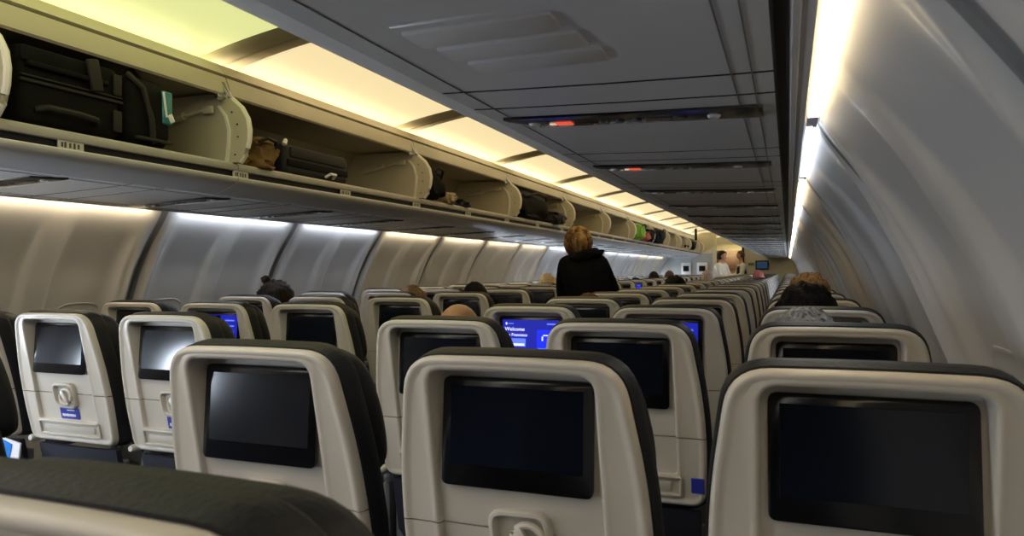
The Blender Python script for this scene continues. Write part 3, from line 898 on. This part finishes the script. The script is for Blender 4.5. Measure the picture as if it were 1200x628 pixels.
bm = bmesh.new(); box(bm, (.207, .045, .165), (.004, .008, .09), .001, rot=Matrix.Rotation(.15, 3, 'X')); box(bm, (.207, .072, .12), (.004, .022, .03), .002, rot=Matrix.Rotation(.5, 3, 'X')); fin('tag_foil', bm, M['ink'], g)
bm = bmesh.new(); tube_bm(bm, [(.17, -.08, .25), (.21, -.05, .20), (.215, -.02, .10), (.20, 0, .02)], .010, 8); tube_bm(bm, [(.10, -.06, .24), (.10, 0, .285), (.10, .06, .24)], .010, 8); fin('strap', bm, M['strap'], t)
bm = bmesh.new(); box(bm, (.205, 0, .03), (.02, .15, .012), .004); fin('zip', bm, M['strap'], t)
def lump(name, loc, size, m, label, cat, amp=.15, strap=True, seed=1, partname='body'):
    t = thing(name, loc, label, cat)
    bm = bmesh.new(); bmesh.ops.create_icosphere(bm, subdivisions=4, radius=1)
    for v in bm.verts:
        p = v.co.copy(); q = Vector([math.copysign(abs(c) ** .55, c) for c in p]); q *= 1 / max(1, q.length ** .35)
        q *= 1 + amp * noise.noise(p * 1.8 + Vector((seed, 0, 0))) + amp * .5 * noise.noise(p * 5 + Vector((0, seed, 0)))
        v.co = Vector((q.x * size[0] / 2, q.y * size[1] / 2, max(q.z, -.86) * size[2] / 2 + size[2] * .43))
    fin(partname, bm, m, t)
    if strap:
        bm = bmesh.new(); tube_bm(bm, [(size[0] * .40, -size[1] * .3, size[2] * .7), (size[0] * .53, -size[1] * .1, size[2] * .85), (size[0] * .53, size[1] * .15, size[2] * .8), (size[0] * .44, size[1] * .3, size[2] * .6)], .008, 6)
        fin('strap', bm, M['strap'], t)
    return t
lump('duffel_bag', (-2.22, 2.44, SH), (.36, .20, .15), M['brownbag'], 'rumpled brown bag between cream end panel and charcoal suitcase', 'bag', .35, True, 3)
t = thing('suitcase', (-2.28, 2.82, SH), 'flat charcoal suitcase lying in the second open bin', 'suitcase')
bm = bmesh.new(); box(bm, (0, 0, .072), (.42, .49, .138), .025, 4); fin('body', bm, M['suit2'], t)
bm = bmesh.new(); box(bm, (.213, 0, .055), (.008, .46, .030), .003); fin('zip_band', bm, M['suit'], t)
bm = bmesh.new(); box(bm, (.213, 0, .105), (.008, .42, .045), .003); fin('front_panel', bm, M['strap'], t)
bm = bmesh.new(); tube_bm(bm, [(.21, .05, .02), (.235, .06, .035), (.235, .10, .035), (.21, .11, .02)], .007, 8); fin('handle', bm, M['whitecap'], t)
bm = bmesh.new(); tube_bm(bm, [(.19, -.22, .13), (.205, -.235, .15), (.21, -.25, .13)], .010, 8); fin('wheel', bm, M['whitecap'], t)
lump('backpack', (-2.20, 3.98, SH), (.36, .20, .24), M['suit'], 'dark backpack upright behind the second cream end panel', 'backpack', .2, True, 5)
lump('bundle', (-2.15, 4.22, SH), (.22, .18, .09), M['beigecloth'], 'beige bundle on the bin shelf beside the dark backpack', 'bundle', .4, False, 7, 'cloth')
lump('bundle', (-2.13, 4.42, SH), (.18, .14, .06), M['suit2'], 'grey bundle at the right end of the beige one', 'bundle', .4, False, 9, 'cloth')
lump('duffel_bag', (-2.21, 5.84, SH), (.42, .86, .265), M['suit'], 'long black duffel filling the bin before the standing woman', 'bag', .15, True, 11)
lump('bag', (-2.10, 6.45, SH), (.26, .24, .13), M['suit2'], 'small grey bag beside the long black duffel', 'bag', .3, False, 13)
lump('bag', (-2.08, 10.22, SH), (.34, .36, .25), M['green'], 'lime green bag in a far open bin', 'bag', .15, True, 15)
lump('bag', (-2.08, 10.72, SH), (.30, .30, .16), M['redbag'], 'red bag beside the lime green one', 'bag', .2, True, 17)
lump('bag', (-2.08, 11.15, SH), (.30, .32, .22), M['black'], 'black bag behind the red bag', 'bag', .2, True, 18)
lump('bag', (-2.08, 11.95, SH), (.34, .60, .27), M['black'], 'tall black bag in the far bin beyond red bag', 'bag', .15, True, 19)
lump('bag', (-2.08, 16.3, SH), (.34, .5, .22), M['black'], 'small dark bag in the farthest open bins', 'bag', .15, True, 21)

# ------------------------------------------------------------------ people
def skinmesh(name, verts, edges, radii, m, root=0, sub=2, parent=None):
    me = bpy.data.meshes.new(name); me.from_pydata(verts, edges, []); o = bpy.data.objects.new(name, me); COL.objects.link(o)
    o.modifiers.new('skin', 'SKIN')
    if not me.skin_vertices:
        bpy.context.view_layer.objects.active = o
    sv = me.skin_vertices[0].data
    for i, r in enumerate(radii):
        sv[i].radius = r if isinstance(r, tuple) else (r, r)
        sv[i].use_root = (i == root)
    s = o.modifiers.new('sub', 'SUBSURF'); s.levels = sub; s.render_levels = sub
    bake(o); me = o.data
    me.materials.clear(); me.materials.append(m)
    me.polygons.foreach_set('use_smooth', [True] * len(me.polygons))
    if parent is not None: o.parent = parent
    return o
def head_bm(bm, c, R, rz=0.0, tilt=0.0):
    """head ellipsoid with nose, brow, chin and ears, facing +y before rotation"""
    rot = Matrix.Rotation(rz, 3, 'Z') @ Matrix.Rotation(tilt, 3, 'X')
    r = bmesh.ops.create_uvsphere(bm, u_segments=32, v_segments=24, radius=1)
    for v in r['verts']:
        p = v.co.copy()
        x, y, z = p.x * .076, p.y * .095, p.z * .115
        if z < 0: x *= 1 - .32 * (-p.z) ** 1.4; y = y * (1 - .12 * -p.z) + .012 * -p.z * (1 if p.y > 0 else 0)
        if p.y > .6:
            y += .018 * math.exp(-((p.x) / .16) ** 2 - ((p.z + .18) / .17) ** 2)
            y -= .010 * (math.exp(-((abs(p.x) - .36) / .15) ** 2 - ((p.z - .06) / .12) ** 2))
            y += .005 * math.exp(-(p.x / .3) ** 2 - ((p.z + .50) / .08) ** 2)
            y += .006 * math.exp(-(p.x / .3) ** 2 - ((p.z + .86) / .12) ** 2)
        v.co = rot @ (Vector((x, y, z)) * R) + Vector(c)
    for s in (-1, 1):
        r = bmesh.ops.create_uvsphere(bm, u_segments=10, v_segments=8, radius=1)
        for v in r['verts']: v.co = rot @ (Vector((s * .078 + v.co.x * .010, -.005 + v.co.y * .019, -.01 + v.co.z * .031)) * R) + Vector(c)
def body_mesh(name, verts, edges, radii, head, R, m, parent, rz=0, tilt=0, root=0, voxel=.009):
    o = skinmesh(name, verts, edges, radii, m, root, 2)
    bm = bmesh.new(); bm.from_mesh(o.data); head_bm(bm, head, R, rz, tilt); bm.to_mesh(o.data); bm.free()
    rm = o.modifiers.new('rm', 'REMESH'); rm.mode = 'VOXEL'; rm.voxel_size = voxel
    sm = o.modifiers.new('s', 'SMOOTH'); sm.factor = .5; sm.iterations = 2
    bake(o); o.data.materials.clear(); o.data.materials.append(m)
    o.data.polygons.foreach_set('use_smooth', [True] * len(o.data.polygons))
    if parent is not None: o.parent = parent
    return o
def hand_chain(V, E, Rr, wrist_i, wpos, d, side, curl=.5):
    """palm, four fingers and a thumb on a wrist ; d is the pointing direction"""
    d = Vector(d).normalized(); up = Vector((0, 0, 1)) if abs(d.z) < .8 else Vector((0, 1, 0))
    s = d.cross(up).normalized() * side; dn = d.cross(s).normalized()
    if dn.z > 0: dn = -dn
    w = Vector(wpos)
    def add(p, r, frm): V.append(tuple(p)); Rr.append(r); E.append((frm, len(V) - 1)); return len(V) - 1
    palm = add(w + d * .05, (.030, .016), wrist_i)
    for j, (o_, L) in enumerate(((-.030, .070), (-.010, .080), (.010, .074), (.030, .058))):
        b = add(w + d * .090 + s * o_, .0095, palm)
        k = add(w + d * (.090 + L * .5) + s * o_ * 1.1 + dn * L * .15 * curl, .0085, b)
        add(w + d * (.090 + L * .85) + s * o_ * 1.1 + dn * L * .6 * curl, .0075, k)
    b = add(w + d * .045 - s * .040 + dn * .01, .011, palm)
    add(w + d * .085 - s * .058 + dn * .02, .009, b)
def hair_obj(style, m, parent, hc, R=1.0, seed=0, rz=0.0):
    bm = bmesh.new(); rot = Matrix.Rotation(rz, 3, 'Z')
    P = {'short': (.088, .106, .122, .06, .10, 12), 'curly': (.100, .115, .125, .12, .10, 4), 'long': (.098, .110, .126, .07, .55, 8), 'big': (.112, .120, .128, .12, .25, 5), 'thin': (.083, .101, .1185, .02, .05, 10)}[style]
    ax, ay, az, amp, low, fr = P
    bmesh.ops.create_uvsphere(bm, u_segments=40, v_segments=30, radius=1)
    rem = []
    for v in bm.verts:
        p = v.co.copy()
        lim = -.15 if p.y < .2 else -.15 + (p.y - .2) * 1.1
        if p.y < .35: lim = -.45 - low
        if p.z < lim: rem.append(v); continue
        f = 1 + amp * noise.noise(p * fr + Vector((seed, seed, 0))) + amp * .45 * noise.noise(p * fr * 2.3 + Vector((0, seed, 3)))
        if style == 'long' and p.z < 0: f *= 1 + .15 * -p.z
        v.co = rot @ (Vector((p.x * ax, p.y * ay - .006, p.z * az)) * (f * R))
    bmesh.ops.delete(bm, geom=rem, context='VERTS')
    if style == 'bun_add': pass
    o = fin('hair', bm, m, parent, ang=180)
    md = o.modifiers.new('t', 'SOLIDIFY'); md.thickness = .012; md.offset = -1
    o.location = hc
    return o
# one seated body shared by all passengers ; local origin on the seat cushion under the hips
def seated_body(m):
    V = [(0, .05, .22), (0, .0, .32), (0, -.03, .44), (0, -.03, .555), (0, -.01, .62)]; E = [(0, 1), (1, 2), (2, 3), (3, 4)]
    Rr = [(.15, .10), (.15, .10), (.17, .10), (.055, .055), (.05, .05)]
    for s in (-1, 1):
        n = len(V); V += [(s * .15, -.03, .50), (s * .19, .02, .26), (s * .15, .22, .17)]; Rr += [.055, .045, .032]
        E += [(2, n), (n, n + 1), (n + 1, n + 2)]
        hand_chain(V, E, Rr, n + 2, V[n + 2], (-s * .1, 1, -.1), s, .6)
        n = len(V); V += [(s * .10, .12, .20), (s * .12, .40, .21), (s * .12, .42, -.28), (s * .12, .50, -.33)]; Rr += [.085, .06, .045, .035]
        E += [(0, n), (n, n + 1), (n + 1, n + 2), (n + 2, n + 3)]
    return body_mesh('body', V, E, Rr, (0, .005, .70), .95, m, None, voxel=.011)
def seated_shirt(m):
    V = [(0, .05, .22), (0, .0, .32), (0, -.03, .44), (0, -.03, .52)]; E = [(0, 1), (1, 2), (2, 3)]; Rr = [(.165, .112), (.165, .115), (.182, .115), (.07, .07)]
    for s in (-1, 1):
        n = len(V); V += [(s * .155, -.03, .495), (s * .195, .02, .26), (s * .155, .20, .175)]; Rr += [.068, .056, .045]
        E += [(2, n), (n, n + 1), (n + 1, n + 2)]
    return skinmesh('shirt', V, E, Rr, m, 0, 2)
pb = seated_body(M['skin']); ps = seated_shirt(M['shirt_grey'])
def passenger(x, y, top, style, hm, label, skin='skin', shirt='shirt_grey', group=None, extra=None, seed=0, rz=0.0, R=.95):
    """head centre at (x, y), top of the head at height top"""
    base = top - .115 * .95 - .70
    hz = base
    root = empty('person', (x, y, hz), label, 'person', group, rz)
    b = pb.copy(); COL.objects.link(b); b.parent = root
    b.material_slots[0].link = 'OBJECT'; b.material_slots[0].material = M[skin]
    s = ps.copy(); COL.objects.link(s); s.parent = root
    s.material_slots[0].link = 'OBJECT'; s.material_slots[0].material = M[shirt]
    if style: hair_obj(style, M[hm], root, (0, .005, .70), R, seed)
    if extra == 'bun':
        bm = bmesh.new(); bmesh.ops.create_icosphere(bm, subdivisions=3, radius=.026)
        for v in bm.verts: v.co *= 1 + .3 * noise.noise(v.co * 60)
        for v in bm.verts: v.co += Vector((-.055, -.02, .822))
        fin('hair_bun', bm, M[hm], root)
    if extra == 'hood':
        bm = bmesh.new(); bmesh.ops.create_uvsphere(bm, u_segments=24, v_segments=16, radius=1)
        for v in bm.verts: v.co = Vector((v.co.x * .17, v.co.y * .14 - .03, v.co.z * .10 + .56)) * (1 + .05 * noise.noise(v.co * 3))
        fin('hood', bm, M['hoodie'], root)
    return root
hv = [
 (-.965, 2.02, 1.198, None, None, 'person with tan bald head just above a seat top', 'skin2', 'shirt_grey', None, 1),
 (.040, 2.03, 1.188, 'curly', 'hair_grey', 'person with wispy grey hair in the right window column', 'skin', 'shirt_grey', None, 2),
 (.060, 2.78, 1.238, 'big', 'hair_black', 'person with tall black hair near the right wall', 'skin', 'shirt_grey', None, 3),
 (.085, 3.50, 1.275, 'curly', 'hair_brown', 'person with tousled light brown hair beyond the tall black hair', 'skin', 'shirt_grey', None, 4),
 (-.93, 3.46, 1.180, 'short', 'hair_auburn', 'person with auburn hair just in front of the standing woman', 'skin', 'shirt_grey', None, 5),
 (-.92, 6.32, 1.235, 'big', 'hair_black', 'person with black hair and black hood leaning in the right block', 'skin', 'hoodie', 'hood', 6),
 (-.93, 9.10, 1.290, 'thin', 'hair_pale', 'person with pale greyish hair below the two attendants', 'skin', 'shirt_grey', None, 7),
 (-.40, 10.85, 1.275, 'short', 'redcap', 'person with dusty red head covering in the far middle seats', 'skin', 'shirt_grey', None, 8),
 (-.40, 7.86, 1.225, 'short', 'hair_grey', 'person with dull grey hair before the dusty red head', 'skin', 'shirt_grey', None, 9),
 (-2.82, 3.42, 1.245, 'big', 'hair_dark', 'person with curly dark hair and top bun by left wall', 'skin', 'shirt_grey', 'bun', 10),
 (-2.34, 4.19, 1.200, 'curly', 'hair_brown', 'person with light brown hair barely above the left seats', 'skin', 'shirt_grey', None, 11),
 (-1.87, 4.17, 1.225, 'short', 'hair_black', 'person with short rounded black hair at left aisle', 'skin', 'shirt_grey', None, 12),
 (-2.36, 7.12, 1.262, 'curly', 'hair_blonde', 'person with blonde hair left of the standing woman', 'skin', 'shirt_grey', None, 13),
 (-1.87, 7.84, 1.190, 'big', 'hair_dark', 'person with dark hair just right of the standing woman', 'skin', 'shirt_grey', None, 14),
 (-1.87, 9.30, 1.190, 'short', 'hair_black', 'person with black hair past the tiny blue screen', 'skin', 'shirt_grey', None, 15),
 (-1.87, 10.7, 1.27, 'short', 'hair_dark', 'person with dark brown hair among far left aisle seats', 'skin', 'shirt_grey', None, 16),
 (-1.87, 12.2, 1.28, 'short', 'hair_auburn', 'person with reddish hair among far left aisle seats', 'skin', 'shirt_grey', None, 17),
]
for (x, y, top, st, hm, lb, sk, sh, ex, sd) in hv:
    passenger(x, y, top, st, hm, lb, sk, sh, 'seated passengers', ex, sd)
bpy.data.objects.remove(pb); bpy.data.objects.remove(ps)

def standing(x, y, rz, label, hoodie, hairm, skin, pose, trousers='trouser', H=1.70, headturn=0.0):
    """pose: dict of joint positions in local metres, facing +y"""
    root = empty('person', (x, y, 0), label, 'person', None, rz)
    J = pose
    V = [J['pel'], J['waist'], J['chest'], J['neck'], J['head0']]; E = [(0, 1), (1, 2), (2, 3), (3, 4)]
    Rr = [(.15, .11), (.125, .10), (.16, .11), (.052, .052), (.05, .05)]
    CV = [J['pel'], J['waist'], J['chest'], J['neck']]; CE = [(0, 1), (1, 2), (2, 3)]; CR = [(.175, .14), (.160, .13), (.185, .135), (.078, .078)]
    TV = [J['pel']]; TE = []; TR = [(.165, .125)]
    for s, L in ((-1, 'L'), (1, 'R')):
        sh, el, wr = J['sh' + L], J['el' + L], J['wr' + L]
        n = len(V); V += [sh, el, wr]; Rr += [.055, .042, .028]; E += [(2, n), (n, n + 1), (n + 1, n + 2)]
        hand_chain(V, E, Rr, n + 2, wr, Vector(wr) - Vector(el), s, .5)
        n = len(CV); CV += [sh, el, tuple(lerp(el[i], wr[i], .95) for i in range(3))]; CR += [.076, .062, .048]; CE += [(2, n), (n, n + 1), (n + 1, n + 2)]
        hip = (s * .10, J['pel'][1], J['pel'][2] - .05); kn = (s * .11, J['pel'][1] * .5 + .02, .50); an = (s * .11, 0, .09); to = (s * .12, .13, .045)
        n = len(V); V += [hip, kn, an, to]; Rr += [.085, .058, .040, .034]; E += [(0, n), (n, n + 1), (n + 1, n + 2), (n + 2, n + 3)]
        n = len(TV); TV += [hip, kn, (an[0], an[1], .12)]; TR += [.100, .075, .062]; TE += [(0, n), (n, n + 1), (n + 1, n + 2)]
    body_mesh('body', V, E, Rr, J['head'], .97, M[skin], root, rz=headturn, tilt=J.get('tilt', 0), voxel=.010)
    skinmesh('hoodie' if hoodie == 'hoodie' else 'shirt', CV, CE, CR, M[hoodie], 0, 2, root)
    skinmesh('trousers', TV, TE, TR, M[trousers], 0, 2, root)
    for s in (-1, 1):
        bm = bmesh.new(); box(bm, (s * .115, .05, .042), (.095, .27, .084), .035, 3); fin('shoe', bm, M['black'], root)
    return root
# woman in black, bent a little forward, seen from behind
pose = dict(pel=(.10, -.06, .93), waist=(.07, -.02, 1.08), chest=(0, .05, 1.29), neck=(-.035, .10, 1.43), head0=(-.045, .12, 1.48), head=(-.052, .135, 1.50), tilt=-.25,
            shL=(-.145, .05, 1.335), elL=(-.165, .14, 1.10), wrL=(-.14, .38, 1.02), shR=(.135, .05, 1.325), elR=(.215, .10, 1.09), wrR=(.27, .26, .93))
W = standing(-1.385, 5.0, .12, 'woman standing in the aisle in black hoodie, blonde hair tied back', 'hoodie', 'hair_streak', 'skin', pose, headturn=.35)
bm = bmesh.new(); bmesh.ops.create_uvsphere(bm, u_segments=40, v_segments=30, radius=1); rem = []
for v in bm.verts:
    p = v.co.copy()
    if p.y > .45 and p.z < .55: rem.append(v); continue
    f = 1 + .07 * noise.noise(p * 5) + .05 * noise.noise(p * 11)
    v.co = Vector((p.x * .106, p.y * .112, p.z * .124)) * f
bmesh.ops.delete(bm, geom=rem, context='VERTS')
for f_ in bm.faces:
    c_ = f_.calc_center_median()
    q_ = abs(c_.x + .012) + .035 * noise.noise(c_ * 22)
    f_.material_index = 1 if (.034 < q_ < .078 and c_.z < .085) else 0
h = fin('hair', bm, [M['hair_streak'], M['hair_auburn']], W, ang=180); h.location = (-.052, .125, 1.507); h.rotation_euler = (-.2, 0, .35)
bm = bmesh.new()
for v in bmesh.ops.create_icosphere(bm, subdivisions=4, radius=1)['verts']:
    p = v.co.copy(); v.co = Vector((p.x * .055, p.y * .05, p.z * .075)) * (1 + .25 * noise.noise(p * 3))
h = fin('ponytail', bm, M['hair_streak'], W, ang=180); h.location = (-.02, .005, 1.50)
bm = bmesh.new()
for v in bmesh.ops.create_icosphere(bm, subdivisions=4, radius=1)['verts']:
    p = v.co.copy(); v.co = Vector((p.x * .135, p.y * .080, p.z * .055 + .035 * p.x)) * (1 + .2 * noise.noise(p * 2.2))
h = fin('hood', bm, M['hoodie'], W, ang=180); h.location = (.01, .015, 1.395)
# two attendants
pose2 = dict(pel=(0, 0, .95), waist=(0, .0, 1.10), chest=(0, .02, 1.34), neck=(0, .03, 1.48), head0=(0, .05, 1.54), head=(0, .06, 1.60),
             shL=(-.16, .02, 1.38), elL=(-.20, .10, 1.13), wrL=(-.10, .30, 1.10), shR=(.16, .02, 1.38), elR=(.20, .10, 1.13), wrR=(.10, .30, 1.12))
A1 = standing(-1.47, 17.3, PI * 1.35, 'attendant in white top standing on the left in the front doorway', 'shirt_white', 'hair_dark', 'skin', pose2)
hair_obj('big', M['hair_dark'], A1, (0, .05, 1.605), 1.0, 31)
A2 = standing(-1.12, 19.75, PI * .62, 'attendant in white shirt and black vest standing at the front doorway', 'shirt_white', 'hair_auburn', 'skin', dict(pose2, head=(0, .06, 1.66), head0=(0, .05, 1.6)))
hair_obj('short', M['hair_auburn'], A2, (0, .05, 1.665), 1.0, 32)
v = skinmesh('vest', [(0, 0, .98), (0, 0, 1.12), (0, .015, 1.33), (0, .02, 1.40)], [(0, 1), (1, 2), (2, 3)], [(.19, .155), (.175, .15), (.20, .15), (.14, .11)], M['vest'], 0, 2, A2)

# ------------------------------------------------------------------ camera
f, yaw, pit, roll = 835.19, .3694, .0039, -.0078
fw = Vector((-math.sin(yaw) * math.cos(pit), math.cos(yaw) * math.cos(pit), math.sin(pit)))
r = Vector((math.cos(yaw), math.sin(yaw), 0)); u = r.cross(fw)
r2 = r * math.cos(roll) + u * math.sin(roll); u2 = -r * math.sin(roll) + u * math.cos(roll)
mw = Matrix(((r2.x, u2.x, -fw.x, 0), (r2.y, u2.y, -fw.y, 0), (r2.z, u2.z, -fw.z, CZ), (0, 0, 0, 1)))
cd = bpy.data.cameras.new('camera'); cam = bpy.data.objects.new('camera', cd); COL.objects.link(cam)
cam.matrix_world = mw; cd.sensor_width = 36; cd.lens = f / 1200 * 36; cd.clip_start = .02; cd.clip_end = 100
cd.dof.use_dof = True; cd.dof.focus_distance = 2.2; cd.dof.aperture_fstop = 9
SC.camera = cam
# world: faint neutral glow
w = bpy.data.worlds.new('world'); SC.world = w; w.use_nodes = True
w.node_tree.nodes['Background'].inputs[0].default_value = (.02, .02, .025, 1)
SC.view_settings.view_transform = 'Standard'; SC.view_settings.look = 'None'; SC.view_settings.gamma = 1
SC.view_settings.exposure = 2.1
SC.view_settings.use_curve_mapping = False
SC.cycles.use_denoising = True
SC.cycles.max_bounces = 6; SC.cycles.diffuse_bounces = 4
